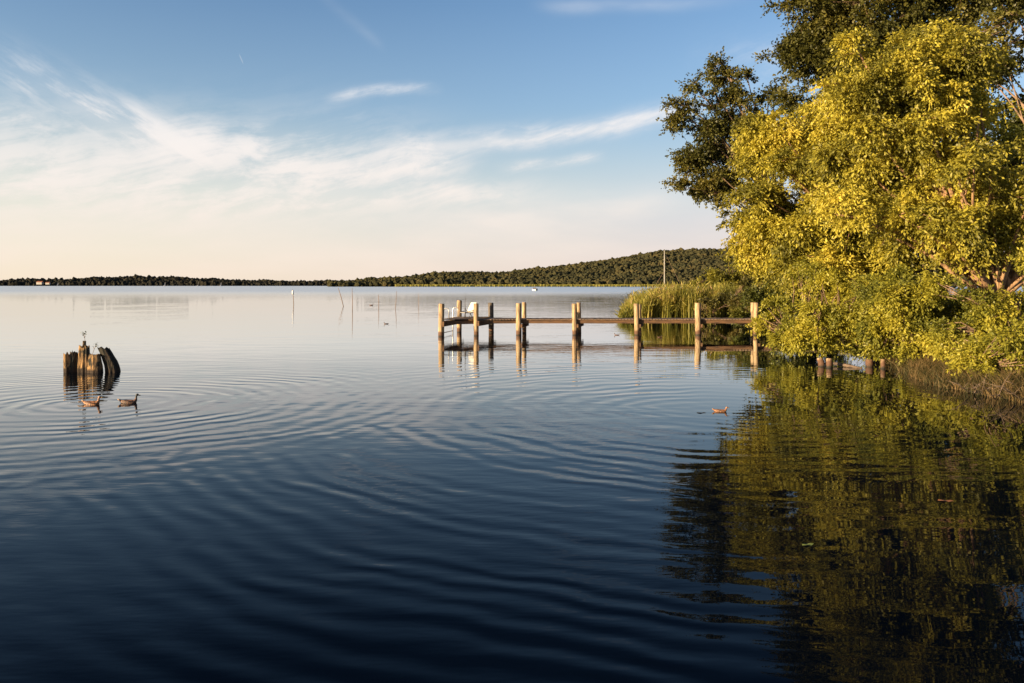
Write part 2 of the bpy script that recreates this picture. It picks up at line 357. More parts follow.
def ico():
    p = (1 + 5 ** .5) / 2
    v = np.array([(-1, p, 0), (1, p, 0), (-1, -p, 0), (1, -p, 0), (0, -1, p), (0, 1, p), (0, -1, -p), (0, 1, -p), (p, 0, -1), (p, 0, 1), (-p, 0, -1), (-p, 0, 1)], float)
    v /= np.linalg.norm(v[0])
    f = [(0, 11, 5), (0, 5, 1), (0, 1, 7), (0, 7, 10), (0, 10, 11), (1, 5, 9), (5, 11, 4), (11, 10, 2), (10, 7, 6), (7, 1, 8), (3, 9, 4), (3, 4, 2), (3, 2, 6), (3, 6, 8), (3, 8, 9), (4, 9, 5), (2, 4, 11), (6, 2, 10), (8, 6, 7), (9, 8, 1)]
    tri = v[np.array(f)]
    out = []
    for a, b, c in tri:
        ab, bc, ca = [q / np.linalg.norm(q) for q in ((a + b) / 2, (b + c) / 2, (c + a) / 2)]
        out += [(a, ab, ca), (b, bc, ab), (c, ca, bc), (ab, bc, ca)]
    return np.array(out)
ICO = ico(); ICO_S = ICO.reshape(20, 4, 3, 3)[:, :3, 0]          # the 20 coarse faces, for crowns a few pixels wide
assert ICO_S.shape == (20, 3, 3)
def forest(name, label, V, n, rows, count, size, mat_, urange=(0, 1.1)):
    G = np.array(V).reshape(-1, n, 3); P = []
    for _ in range(count):
        u = (urange[0] + random.random() ** 1.0 * (urange[1] - urange[0])) * rows; w = random.random() * (n - 1)
        i, j = min(int(u), G.shape[0] - 2), int(w); a, b = u - i, w - j
        q = G[i, j] * (1 - a) * (1 - b) + G[i + 1, j] * a * (1 - b) + G[i, j + 1] * (1 - a) * b + G[i + 1, j + 1] * a * b
        P.append(q)
    P = np.array(P); s = RNG.uniform(.35, 1.3, (count, 1)) ** 1.4 * size * 1.1
    s = s * (1.0 + .45 * np.array([[hnoise(q[0], q[1], .011)] for q in P]))
    T = ICO_S[None] * np.stack([s[:, 0], s[:, 0], s[:, 0] * RNG.uniform(.8, 1.35, count)], 1)[:, None, None, :]
    # lumpy crowns: push each vertex by a smooth random field of its direction
    A = RNG.normal(0, 1, (count, 3, 3)); ph = RNG.uniform(0, 6.28, (count, 1, 1, 3))
    lump = 1 + .16 * np.sin(3.0 * np.einsum('fvk,ckm->cfvm', ICO_S, A) + ph).sum(-1)
    T = T * lump[..., None]
    T[..., 2] += s[:, 0][:, None, None] * .75
    T = T + P[:, None, None, :]
    col = np.repeat(RNG.uniform(0, 1, count), 20) * .6 + RNG.uniform(0, .4, count * 20)
    o = quads(name, T.reshape(-1, 3, 3), mat_, None, col, nv=3)
    tag(o, label, 'forest', kind='stuff')
profR = [(330, 283.5), (380, 279), (420, 275.5), (445, 272.2), (466, 271.8), (503, 273.5), (544, 268), (575, 264), (606, 260), (630, 256), (650, 253), (671, 251), (700, 250), (730, 250.5), (790, 252), (860, 256), (960, 262), (1100, 268), (1300, 276)]
V, n, rows = hill('far_hill', profR, 1500, 2100, M_HILL, [330 + i * 14 for i in range(70)], 10)
forest('forest', 'green wooded hill rising across the lake behind the jetty', V, n, rows, 60000, 4.0, M_FOREST)
profL = [(-400, 274), (-200, 277), (-60, 281), (-20, 282), (0, 281), (22, 279.5), (32, 279), (50, 280.5), (70, 280), (88, 277.2), (100, 276.6), (150, 277.2), (188, 277.6), (205, 279), (240, 281), (300, 281.5), (350, 281.5), (380, 280), (430, 278.5), (480, 280), (560, 282)]
V2, n2, rows2 = hill('distant_shore', profL, 3300, 3700, M_HILL, [-400 + i * 16 for i in range(61)], 15)
forest('distant_forest', 'low dark wooded shore along the left horizon', V2, n2, rows2, 26000, 6.5, M_FORESTB)

# ---------------------------------------------------------------- trees
def unit(v): return v / np.maximum(np.linalg.norm(v, axis=-1, keepdims=True), 1e-9)
def leaf_quads(P, Dir, L, Wd, rng, droop=.4):
    """diamond leaves at P pointing along Dir"""
    n = len(P)
    d = unit(Dir + rng.normal(0, .55, (n, 3)) + np.array([0, 0, -droop]))
    s = unit(np.cross(d, rng.normal(0, 1, (n, 3)) + np.array([0, 0, 1.2])))
    L = (L * rng.uniform(.5, 1.35, n))[:, None]; Wd = (Wd * rng.uniform(.7, 1.2, n))[:, None]
    nrm = np.cross(d, s)
    a = P; b = P + d * L * .45 + s * Wd * .5 + nrm * L * .08; c = P + d * L; e = P + d * L * .45 - s * Wd * .5 + nrm * L * .08
    return np.stack([a, b, c, e], 1)
def crown_points(ells, count, rng, shell=.55):
    """clump centres in a union of ellipsoids (cx,cy,cz,rx,ry,rz,weight), biased to the shell"""
    w = np.array([e[6] for e in ells], float); w /= w.sum()
    k = rng.choice(len(ells), count, p=w); E = np.array(ells)[k]
    d = unit(rng.normal(0, 1, (count, 3))); r = (shell + (1 - shell) * rng.uniform(0, 1, count) ** .6)[:, None]
    r = np.where(rng.uniform(0, 1, count)[:, None] < .22, rng.uniform(.1, .8, (count, 1)), r)
    return E[:, :3] + d * r * E[:, 3:6], d, E
def make_tree(name, label, cat, base, tip, ells, clumps, twigs, leaves, L, Wd, lm, r0=.22, seed=1, group=None,
              spread=.9, droop=.4, limbs=16, bark=None, crown_name='crown', shell=.55, flat=.6, zmin=.15, bend=(0, 0, 0), per=15, mass=.95, gaps=(), limb=1.0):
    rng = np.random.default_rng(seed); rs = random.Random(seed)
    root = empty(name, base); tag(root, label, cat, group)
    B = np.array(base, float); bark = bark or M_BARK
    Mc, Md, Me = crown_points(ells, max(6, int(clumps / per)), rng, shell)
    gi = rng.integers(0, len(Mc), clumps); off = unit(rng.normal(0, 1, (clumps, 3))) * (rng.uniform(0, 1, (clumps, 1)) ** .4)
    msz = rng.uniform(.6, 1.25, len(Mc))[gi][:, None] * mass
    C = Mc[gi] + off * msz * np.array([1, 1, .75]); D = unit(Md[gi] * .4 + off); E = Me[gi]
    keep = C[:, 2] > zmin
    for gp, gr in gaps: keep &= ~(((C - np.array(gp)) ** 2 / np.array(gr) ** 2).sum(1) < rng.uniform(.6, 1.15, clumps))   # openings in the crown
    C, D, gi = C[keep], D[keep], gi[keep]
    # trunk and limbs
    mb = MB(); tp = np.array(tip, float); path = []
    for i in range(9):
        u = i / 8; q = B * (1 - u) + tp * u + np.array(bend) * math.sin(math.pi * u) + np.array([math.sin(u * 5 + seed), math.cos(u * 4 + seed), 0]) * .12 * min(u * 3, 1)
        path.append(q)
    mb.tube([q - B for q in [path[0] - (0, 0, .3)] + path], [r0 * 1.35] + [r0 * (1 - .82 * i / 8) for i in range(9)], 10, jit=.12)
    mb.build('trunk', bark, root, True)
    lb = MB()
    pick = C[rng.choice(len(C), min(limbs, len(C)), replace=False)]
    ends = []
    for q in pick:
        hfrac = np.clip((q[2] - B[2]) / max(tp[2] - B[2], .1) * rng.uniform(.35, .75), .08, .95)
        s_ = path[int(hfrac * 8)]; mid = (s_ + q) / 2 + np.array([0, 0, .12 * np.linalg.norm(q - s_)]) + rng.normal(0, .12, 3)
        ln = np.linalg.norm(q - s_); rr = min(r0 * .42, .018 + ln * .013) * limb
        pts = []
        for i in range(7):
            u = i / 6; pts.append((1 - u) ** 2 * s_ + 2 * u * (1 - u) * mid + u * u * q + (rng.normal(0, .035, 3) * ln * .15 if 0 < i < 6 else 0))
        lb.tube([p - B for p in pts], [rr * (1 - .8 * i / 6) for i in range(7)], 5); ends += pts[2:]
    ends = np.array(ends)
    # small branches from the nearest limb to each clump
    for q in C[:min(len(C), 420)]:
        s_ = ends[np.argmin(((ends - q) ** 2).sum(1))]
        if np.linalg.norm(q - s_) < 2.6:
            mid = (s_ + q) / 2 + rng.normal(0, .08, 3)
            lb.tube([s_ - B, mid - B, q - B], [.022, .014, .007], 3)
    lb.build('branch', bark, root, True)
    # sprays: every clump is a fan of twigs, every twig a row of leaves
    n = len(C); cs = rng.uniform(.6, 1.3, n) * spread
    td = unit(D[:, None, :] * .6 + rng.normal(0, 1, (n, twigs, 3)) * np.array([1, 1, flat]))
    uu = (np.arange(leaves) + rng.uniform(0, 1, (n, twigs, leaves))) / leaves
    tl = (cs[:, None] * rng.uniform(.5, 1.0, (n, twigs)))[..., None, None]
    P = C[:, None, None, :] + td[:, :, None, :] * uu[..., None] * tl
    P[..., 2] -= (uu ** 2 * tl[..., 0]) * droop * .6
    P = P + rng.normal(0, .035, P.shape)
    dirs = np.broadcast_to(td[:, :, None, :], P.shape).reshape(-1, 3); P = P.reshape(-1, 3)
    Q = leaf_quads(P, dirs, L, Wd, rng, droop)
    mt = rng.beta(1.1, 1.0, len(Mc))[gi]
    col = np.repeat(mt * .38 + rng.uniform(0, .22, n), twigs * leaves) + rng.uniform(0, .40, len(P))
    ok = P[:, 2] > .03
    quads(crown_name, (Q - B)[ok], lm, root, col[ok])
    return root

G_BANK = 'trees on the bank'
def opening(px, py, D0, D1, rx, rz):
    a, b = at(px, py, D0), at(px, py, D1); m_ = (a + b) / 2; return (tuple(m_), (rx, abs(D1 - D0) / 2 + .4, rz))
OPEN = [opening(965, 268, 18.5, 26.6, 1.05, .95), opening(995, 150, 24, 29, .8, 1.3), opening(905, 262, 22.5, 27, .55, .4), opening(1005, 225, 21, 27, .7, .4)]
def E(px0, py0, D, rx, ry, rz, w):                    # ellipsoid centre from a bearing and a distance
    p = at(px0, py0, D); return (p.x, p.y, p.z, rx, ry, rz, w)

# the big yellow-green trees by the water
make_tree('maple_tree', 'big yellow-green tree with a bare leaning trunk, farther from the jetty than its neighbour', 'tree', (17.2, 25.6, .35), (12.8, 27.0, 8.5),
          [E(930, 120, 27.5, 2.5, 2.4, 3.3, 3), E(880, 120, 27.5, 2.3, 2.2, 2.7, 2.3), E(925, 72, 28, 1.7, 1.6, 1.2, .6), E(905, 210, 26.5, 2.9, 2.2, 2.2, 1.7), E(990, 200, 25.5, 2.3, 1.9, 2.1, 1.4),
           E(1110, 200, 28, 2.6, 2.6, 3.6, 1.2), E(1060, 270, 27, 2.2, 2.2, 2.4, .6)],
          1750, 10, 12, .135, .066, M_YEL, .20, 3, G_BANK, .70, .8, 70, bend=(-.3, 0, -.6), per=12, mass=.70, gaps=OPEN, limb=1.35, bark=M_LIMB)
make_tree('maple_tree', 'yellow-green leafy tree overhanging the shore end of the jetty', 'tree', (14.6, 31.5, .4), (12.2, 32.0, 8.0),
          [E(800, 165, 31.5, 2.2, 2.2, 2.5, 2.4), E(850, 140, 31.5, 2.0, 2.0, 2.4, 2), E(775, 225, 31, 1.7, 1.8, 1.7, 1.4), E(845, 240, 30, 2.4, 2.0, 2.2, 2), E(800, 265, 31, 1.0, 1.4, .7, .7),
           E(742, 250, 32, .7, .6, .2, .14), E(724, 270, 32, .5, .4, .1, .09), E(757, 222, 32, .9, .8, .5, .35), E(765, 140, 32, 1.0, 1.2, 1.2, .5)],
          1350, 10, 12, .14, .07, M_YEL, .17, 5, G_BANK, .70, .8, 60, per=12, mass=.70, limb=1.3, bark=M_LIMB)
# dark alders behind
make_tree('alder_tree', 'dark open-crowned tree leaning out over the water behind the yellow trees', 'tree', (17.6, 45.5, .5), (12.6, 46, 14.5),
          [E(722, 80, 46, 1.7, 1.6, 1.9, 1.3), E(698, 125, 46, 1.5, 1.4, 2.1, 1.6), E(700, 182, 46, 1.6, 1.4, 1.6, 1.3), E(740, 150, 46, 2.1, 1.8, 3.2, 1.8), E(752, 215, 46, 2.0, 1.6, 1.9, 1.1), E(762, 110, 46, 1.9, 1.6, 1.8, 1.2), E(752, 240, 46, 1.6, 1.3, 1.0, .7), E(690, 150, 46, 1.0, 1.2, 2.2, .6)],
          420, 11, 11, .15, .11, M_ALDER, .24, 8, 'dark trees behind the yellow ones', .75, .3, 40, shell=.5, per=8, mass=.8)
make_tree('alder_tree', 'tallest dark green tree filling the top edge above the yellow trees', 'tree', (21.5, 41, .6), (20.8, 41.5, 16),
          [E(835, 25, 40, 2.4, 2.2, 3.2, 2.4), E(822, 62, 39.5, 1.6, 1.6, 1.4, 1.2), E(905, 30, 38.5, 2.6, 1.5, 2.2, 1.8), E(880, -20, 40, 4.0, 3, 4.5, 3), E(950, 30, 40, 3.0, 2.6, 3.2, 2), E(990, -50, 40, 4.5, 3, 5, 2.4), E(810, 85, 40, 1.7, 1.6, 2.2, .9)],
          1300, 12, 12, .15, .11, M_ALDER, .26, 9, 'dark trees behind the yellow ones', .9, .35, 36, per=11, mass=1.1)
make_tree('alder_tree', 'shaded dark tree at the right edge with thin reddish twigs', 'tree', (23.0, 33, .6), (22.6, 33, 13),
          [E(1050, 30, 33, 2.6, 2.4, 3.8, 2), E(1085, 160, 33, 2.6, 2.4, 4.2, 2), E(1020, 215, 33, 1.8, 1.8, 2.3, 1)],
          420, 12, 12, .15, .1, M_ALDER, .18, 10, 'dark trees behind the yellow ones', .9, .3, 40, bark=M_TWIG)
make_tree('alder_tree', 'dense green tree standing behind the trunks of the yellow trees', 'tree', (20.0, 36.5, .6), (19.0, 36.5, 8),
          [E(900, 200, 36, 4.0, 2.2, 3.2, 2), E(1000, 180, 36, 3.5, 2.2, 4.2, 2), E(850, 260, 36, 2.6, 2, 2.2, 1)],
          520, 11, 11, .17, .12, M_MID, .2, 12, 'dark trees behind the yellow ones', 1.0, .3, 24)
# shrubs along the waterline
G_SH = 'shrubs along the waterline'
make_tree('willow_shrub', 'bright yellow-green shrub hanging over the water right of the jetty end', 'shrub', (12.7, 26.6, .1), (11.4, 26.5, 2.4),
          [E(815, 325, 26.5, 1.1, 1.0, .95, 1.6), E(850, 300, 26.5, 1.3, 1.2, 1.1, 1.6), E(800, 285, 27.5, .9, 1.0, .9, .8), E(870, 335, 25.5, 1.1, .9, .7, 1), E(838, 335, 26, 1.0, .8, .6, 1.1), E(810, 348, 26, .8, .7, .35, .4), E(790, 325, 27, .5, .6, .75, 1.1), E(775, 318, 29, .35, .5, .5, .35)],
          520, 10, 12, .105, .058, M_YELG, .07, 15, G_SH, .42, .5, 16, zmin=.42, mass=.5)
make_tree('willow_shrub', 'olive green shrub low over the water above the two stubs', 'shrub', (12.2, 23.6, .15), (11.7, 23.4, 2.2),
          [E(900, 335, 23.5, 1.2, 1.0, .8, 1.5), E(885, 300, 24, 1.3, 1.0, .9, 1.2), E(850, 345, 24, .9, .8, .4, .7), E(940, 320, 23, 1.2, .9, .9, 1.3), E(915, 300, 22.6, 1.1, .8, .8, .9), E(945, 275, 22.6, 1.0, .8, .7, .6)],
          520, 10, 12, .10, .055, M_YELG, .06, 16, G_SH, .42, .5, 16, zmin=.36, mass=.45, gaps=OPEN[:1])
make_tree('willow_shrub', 'olive and yellow shrub above the sedge bank at the right edge', 'shrub', (13.8, 20.8, .3), (13.2, 20.6, 2.6),
          [E(985, 330, 20.8, 1.4, 1.1, .85, 1.6), E(1000, 285, 21.3, 1.5, 1.1, .9, 1.5), E(1060, 300, 20.5, 1.4, 1.2, 1.5, 1.2), E(950, 345, 20.8, .9, .8, .5, .7), E(990, 350, 19.5, 1.0, .7, .4, .8), E(1035, 340, 18.5, .8, .7, .5, .6)],
          560, 10, 12, .095, .05, M_YELG, .07, 17, G_SH, .42, .5, 20, zmin=.4, bark=M_TWIG, mass=.45, gaps=OPEN[:1])
make_tree('elder_shrub', 'rounded green shrub between the reeds and the yellow tree', 'shrub', (16.2, 43.5, .3), (15.6, 43.5, 2.2),
          [E(780, 300, 43.5, 1.9, 1.2, 1.1, 1.5), E(810, 290, 43, 1.8, 1.2, 1.7, 1.2), E(757, 314, 44, 1.0, .9, .8, .7)],
          200, 11, 11, .15, .10, M_MID, .08, 18, 'shrubs behind the reeds', .6, .3, 10, zmin=.3, mass=.5)
make_tree('elder_shrub', 'low brownish green shrub at the end of the reed bed', 'shrub', (14.2, 55.5, .1), (14.0, 55.4, 1.4),
          [E(700, 306, 55.4, .9, .6, .5, .7), E(722, 300, 55.4, 1.3, .7, .85, 1.2), E(750, 296, 55, 1.6, .8, 1.1, 1.5)],
          150, 11, 11, .13, .08, M_OLIVED, .06, 28, 'shrubs behind the reeds', .5, .3, 8, zmin=.15, mass=.45)
make_tree('elder_shrub', 'yellowish shrub growing up behind the reed bed', 'shrub', (18.5, 66, .4), (18.2, 66, 3.2),
          [E(735, 276, 66, 2.2, 1.5, 1.1, 1.4), E(765, 268, 66, 2.6, 1.6, 1.6, 1.2), E(710, 284, 66, 1.6, 1.4, .7, .7)],
          190, 10, 10, .19, .12, M_OLIVE, .08, 19, 'shrubs behind the reeds', .8, .3, 10)

# ---------------------------------------------------------------- reeds, sedge
def blades(P, H, Wd, rng, lean=.12, segs=2):
    n = len(P); out = []
    th = rng.uniform(0, math.pi, n); s = np.stack([np.cos(th), np.sin(th), np.zeros(n)], 1) * (Wd * rng.uniform(.6, 1.3, n))[:, None] / 2
    ln = rng.normal(0, lean, (n, 3)); ln[:, 2] = 0
    h = H[:, None]; up = np.array([0, 0, 1.0])
    p0 = P; p1 = P + up * h * .55 + ln * h * .3; p2 = P + up * h * .98 + ln * h
    a = np.stack([p0 - s, p0 + s, p1 + s * .9, p1 - s * .9], 1); b = np.stack([p1 - s * .9, p1 + s * .9, p2 + s * .12, p2 - s * .12], 1)
    return np.concatenate([a, b], 0)
rng = np.random.default_rng(21)
nR = 30000
X = rng.uniform(7.3, 26, nR); Y = 56.5 + rng.beta(1.0, 2.2, nR) * 14
edge = 56.6 + .25 * np.sin(X * 1.3) + .35 * np.sin(X * 3.7 + 1)
Y = np.maximum(Y, edge + rng.uniform(0, 1.2, nR))
lefty = 7.4 + (Y - 56) * .22
keep = X > lefty; X, Y = X[keep], Y[keep]
H = 2.35 * np.clip((X - 6.7) / 4.2, .22, 1) * rng.uniform(.55, 1.08, len(X)) * (1 + .07 * np.sin(X * 2.1) + .05 * np.sin(X * 5.3 + Y))
Q = blades(np.stack([X, Y, np.full(len(X), -.1)], 1), H, .045, rng, .13)
tint = np.clip(rng.uniform(0, .75, len(X)) + .25 * (np.sin(X * 4.1 + Y * .7) * np.sin(X * 1.7)), 0, 1)
# flower heads
hd = rng.choice(len(X), 3800, replace=False); Pt = np.stack([X[hd], Y[hd], H[hd] - .1], 1)
Q2 = leaf_quads(Pt - (0, 0, .12), np.tile([.15, 0, 1.0], (len(hd), 1)), .34, .075, rng, -.4)
lf = rng.choice(len(X), 24000); zf = rng.uniform(.35, 1.0, len(lf)); Pl = np.stack([X[lf] + rng.normal(0, .06, len(lf)), Y[lf] - rng.uniform(0, .3, len(lf)), H[lf] * zf - .1], 1)
Q3 = leaf_quads(Pl, np.stack([rng.normal(0, .8, len(lf)), rng.normal(0, .8, len(lf)), np.full(len(lf), 1.0)], 1), .55, .055, rng, -.2)
tag(quads('reeds', np.concatenate([Q, Q2, Q3]), M_REED, None, np.concatenate([tint, tint, np.full(len(hd), 1.0), rng.uniform(0, .9, len(lf))])),
    'tall green and straw reeds standing in the water behind the jetty', 'reeds', kind='stuff')
# thin strip of reeds on the far shore
nF = 9000; px = rng.uniform(395, 800, nF); D = rng.uniform(1430, 1500, nF)
Xf = (px - 512) / F * D; Qf = blades(np.stack([Xf, D, np.full(nF, -.2)], 1), rng.uniform(3.0, 5.0, nF), 1.6, rng, .05)
tag(quads('far_reeds', Qf, M_REED, None, np.tile(rng.uniform(.2, .8, nF), 2)), 'pale green reed belt along the foot of the far hill', 'reeds', kind='stuff')
# sedge and dry grass hanging off the near bank
pts = []
def sedge(n, x0, x1, y0, y1, hmin, hmax, lean, wd, dlo=-.15, dhi=2.4):
    out = []; hs = []
    while len(out) < n:
        x, y = rng.uniform(x0, x1), rng.uniform(y0, y1); d = shore_dist(x, y)
        if dlo < d < dhi and (hnoise(x, y, 2.3) + rng.uniform(-.6, .6) > -.35): out.append((x, y, max(ground_z(x, y), -.05) - .03)); hs.append(rng.uniform(hmin, hmax) * (.75 + .35 * hnoise(x, y, 3.1)))
    return blades(np.array(out), np.array(hs), wd, rng, lean)
A = sedge(15000, 10.2, 15.5, 13, 24.5, .25, .62, .55, .014); B_ = sedge(7000, 11, 18, 24, 45, .3, .8, .4, .02)
tag(quads('sedge', np.concatenate([A, B_]), M_SEDGE, None, rng.uniform(0, 1, len(A) + len(B_))), 'dry brown and green sedge hanging over the bank edge', 'sedge', kind='stuff')
und = sedge(9000, 12, 22, 17, 50, .3, .9, .5, .05, .8, 9)
tag(quads('undergrowth', und, M_MID, None, rng.uniform(0, .8, len(und))), 'dark green undergrowth on the bank beneath the trees', 'undergrowth', kind='stuff')

# ---------------------------------------------------------------- jetty
jet = empty('jetty', (0.3, 40, 0)); J = Vector((0.3, 40, 0))
tag(jet, 'narrow wooden jetty with thick round posts crossing in front of the reeds', 'jetty')
def post(x, y, top, r, m_):
    mb = MB(); lx, ly = random.uniform(-.028, .028), random.uniform(-.02, .02)
    zs = [-1.2, -.2, .1, .35, .7, 1.0, top - .03, top]
    mb.tube([(x - J.x + lx * z, y - J.y + ly * z, z) for z in zs], [r * (1 + random.uniform(-.04, .04)) for _ in zs[:-1]] + [r * .9], 18, jit=.05)
    mb.build('post', m_, jet, True)
DK = .80                                              # deck surface
front = [(441, 38.9, 1.60), (476.3, 39.5, 1.60), (518.8, 39.9, 1.60), (574.8, 40.0, 1.58), (637, 40.0, 1.58), (698.3, 40.0, 1.62), (755.4, 40.0, 1.63)]
back = [(459.2, 42.4, 1.70), (491.3, 42.1, 1.58), (524.3, 41.6, 1.62), (579.3, 41.6, 1.60), (0, 41.6, 1.5), (0, 41.6, 1.5), (752, 41.6, 1.60)]
FX = [((p - 512) / F * d, d, z) for p, d, z in front]
BX = [(((p - 512) / F * d) if p else FX[i][0] + .36, d, z) for i, (p, d, z) in enumerate(back)]
for i, (x, y, z) in enumerate(FX): post(x, y, z, (.14, .125, .14, .125, .13, .15, .115)[i], M_POST)
for i, (x, y, z) in enumerate(BX): post(x, y, z, (.13, .14, .11, .11, .12, .12, .11)[i], M_OLDPOST if i == 1 else M_POST)
# pier runs on into the trees
ENDX = 15.6
inF = .17
def yf(x): return float(np.interp(x, [FX[0][0], FX[1][0], FX[2][0], ENDX], [FX[0][1] + inF + .05, FX[1][1] + inF + .02, FX[2][1] + inF, 40.0 + inF]))
def yb(x): return float(np.interp(x, [BX[0][0], BX[1][0], BX[2][0], ENDX], [BX[0][1] - inF, BX[1][1] - inF, BX[2][1] - inF, 41.6 - inF]))
mb = MB(); x = FX[1][0] + .05
while x < ENDX:                                       # cross planks
    w = .145; xb = x + .26 * (1 if x > .6 else 1.9); dz = random.uniform(-.006, .006)
    a = Vector((x, yf(x) - .12, DK + dz - .02)) - J; b = Vector((xb, yb(xb) + .12, DK + dz - .02)) - J
    mb.bar(a, b, w, .04); x += .155
# platform planks between the first two pairs
f0, f1, b0, b1 = [Vector((q[0], q[1], 0)) for q in (FX[0], FX[1], BX[0], BX[1])]
N = 11
for i in range(N):
    u = (i + .5) / N
    a = f0.lerp(b0, .05 + .9 * u); b = f1.lerp(b1, .05 + .9 * u)
    a = a + (a - b).normalized() * .02
    mb.bar(a + Vector((0, 0, DK + .025)) - J, b + Vector((.1, 0, DK + .025)) - J, .27, .04)
mb.build('deck', M_PLANK, jet)
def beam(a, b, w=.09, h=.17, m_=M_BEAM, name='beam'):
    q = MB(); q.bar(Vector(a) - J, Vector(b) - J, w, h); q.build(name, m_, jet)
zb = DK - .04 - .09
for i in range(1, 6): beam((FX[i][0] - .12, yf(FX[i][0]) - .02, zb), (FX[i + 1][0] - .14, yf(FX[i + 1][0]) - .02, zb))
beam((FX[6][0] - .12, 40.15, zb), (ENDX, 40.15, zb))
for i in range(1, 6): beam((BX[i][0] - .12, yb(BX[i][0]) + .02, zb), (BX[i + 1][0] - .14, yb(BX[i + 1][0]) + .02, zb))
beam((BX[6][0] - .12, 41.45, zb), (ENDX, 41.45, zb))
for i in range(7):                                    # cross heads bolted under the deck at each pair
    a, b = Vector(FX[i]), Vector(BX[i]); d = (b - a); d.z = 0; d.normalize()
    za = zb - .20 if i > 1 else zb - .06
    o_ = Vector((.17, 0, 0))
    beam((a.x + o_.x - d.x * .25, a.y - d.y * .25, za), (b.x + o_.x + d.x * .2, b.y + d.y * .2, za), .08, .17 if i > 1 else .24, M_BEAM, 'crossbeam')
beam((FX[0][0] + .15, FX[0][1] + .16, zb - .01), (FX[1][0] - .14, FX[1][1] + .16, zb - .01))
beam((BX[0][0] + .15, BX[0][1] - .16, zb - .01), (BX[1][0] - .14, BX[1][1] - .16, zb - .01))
# bathing ladder on the lit left edge
lad = bpy.data.objects.new('ladder', None); link(lad, jet); lad['label'] = 'pale metal bathing ladder at the jetty head'
e0, e1 = f0.lerp(b0, .30), f0.lerp(b0, .80)
nrm = Vector((-(b0 - f0).y, (b0 - f0).x, 0)).normalized()
rails = []
for q in (e0, e1):
    p = q + nrm * .16 - J; pin = q - nrm * .06 - J
    mb = MB(); mb.tube([(p.x, p.y, -.5), (p.x, p.y, .4), (p.x, p.y, 1.22), (p.x - nrm.x * .06, p.y - nrm.y * .06, 1.34), (pin.x, pin.y, 1.34), (pin.x - nrm.x * .05, pin.y - nrm.y * .05, 1.22), (pin.x - nrm.x * .05, pin.y - nrm.y * .05, DK + .046)], .028, 8)
    mb.build('rail', M_METAL, lad, True); rails.append(p)
for z in (-.2, .12, .44, .7):
    mb = MB(); mb.tube([(rails[0].x, rails[0].y, z), (rails[1].x, rails[1].y, z)], .022, 6); mb.build('rung', M_METAL, lad, True)

# deck chair on the jetty head, back towards the shore
ch = empty('deck_chair', (-2.2, 41.1, DK + .046), R(34)); ch.scale = (.95, 1, .9); tag(ch, 'white canvas deck chair on dark legs at the jetty head', 'chair')
mb = MB()
for s_ in (-.27, .27):
    mb.tube([(-.50, s_, 0), (-.44, s_, .27), (-.05, s_, .30), (.22, s_, .24)], .018, 6)
    mb.tube([(.34, s_, 0), (.22, s_, .24), (-.05, s_, .30)], .018, 6); mb.tube([(.10, s_, .28), (.30, s_, .80)], .018, 6)
    mb.tube([(-.16, s_, 0), (-.10, s_, .27)], .018, 6)
    mb.tube([(-.46, s_ * 1.06, .30), (.18, s_ * 1.06, .42)], .02, 6)
mb.tube([(-.48, -.27, .03), (-.48, .27, .03)], .015, 6); mb.tube([(.33, -.27, .03), (.33, .27, .03)], .015, 6)
mb.build('frame', M_FRAME, ch, True)
def sheet(name, path, hw, th, m_, parent):
    mb = MB(); v = []
    for (x, z) in path: v += [(x, -hw, z), (x, hw, z), (x + th * .7, hw, z - th), (x + th * .7, -hw, z - th)]
    f = [(0, 1, 2, 3)]
    for i in range(len(path) - 1):
        k = i * 4; f += [(k + j, k + (j + 1) % 4, k + 4 + (j + 1) % 4, k + 4 + j) for j in range(4)]
    k = (len(path) - 1) * 4; f.append((k + 3, k + 2, k + 1, k))
    mb.add(v, f); return mb.build(name, m_, parent)
sheet('backrest', [(.02, .29), (.06, .42), (.13, .58), (.22, .74), (.28, .85)], .26, .03, M_CANVAS, ch)
sheet('seat', [(-.44, .29), (-.25, .27), (-.1, .26), (.02, .29)], .26, .025, M_CANVAS, ch)
# fishing rod standing at the jetty head
rod = MB(); rod.tube([(0, 0, 0), (-.03, 0, .7), (.02, 0, 1.25)], [.018, .012, .006], 6)
ro = empty('fishing_rod', (-2.42, 41.5, DK + .046)); tag(ro, 'thin dark fishing rod upright beside the deck chair', 'fishing rod')
rod.build('pole', M_FRAME, ro, True)
mb = MB(); mb.tube([(-.06, 0, .42), (.02, 0, .42)], [.035, .035], 8); mb.build('reel', M_FRAME, ro, True)

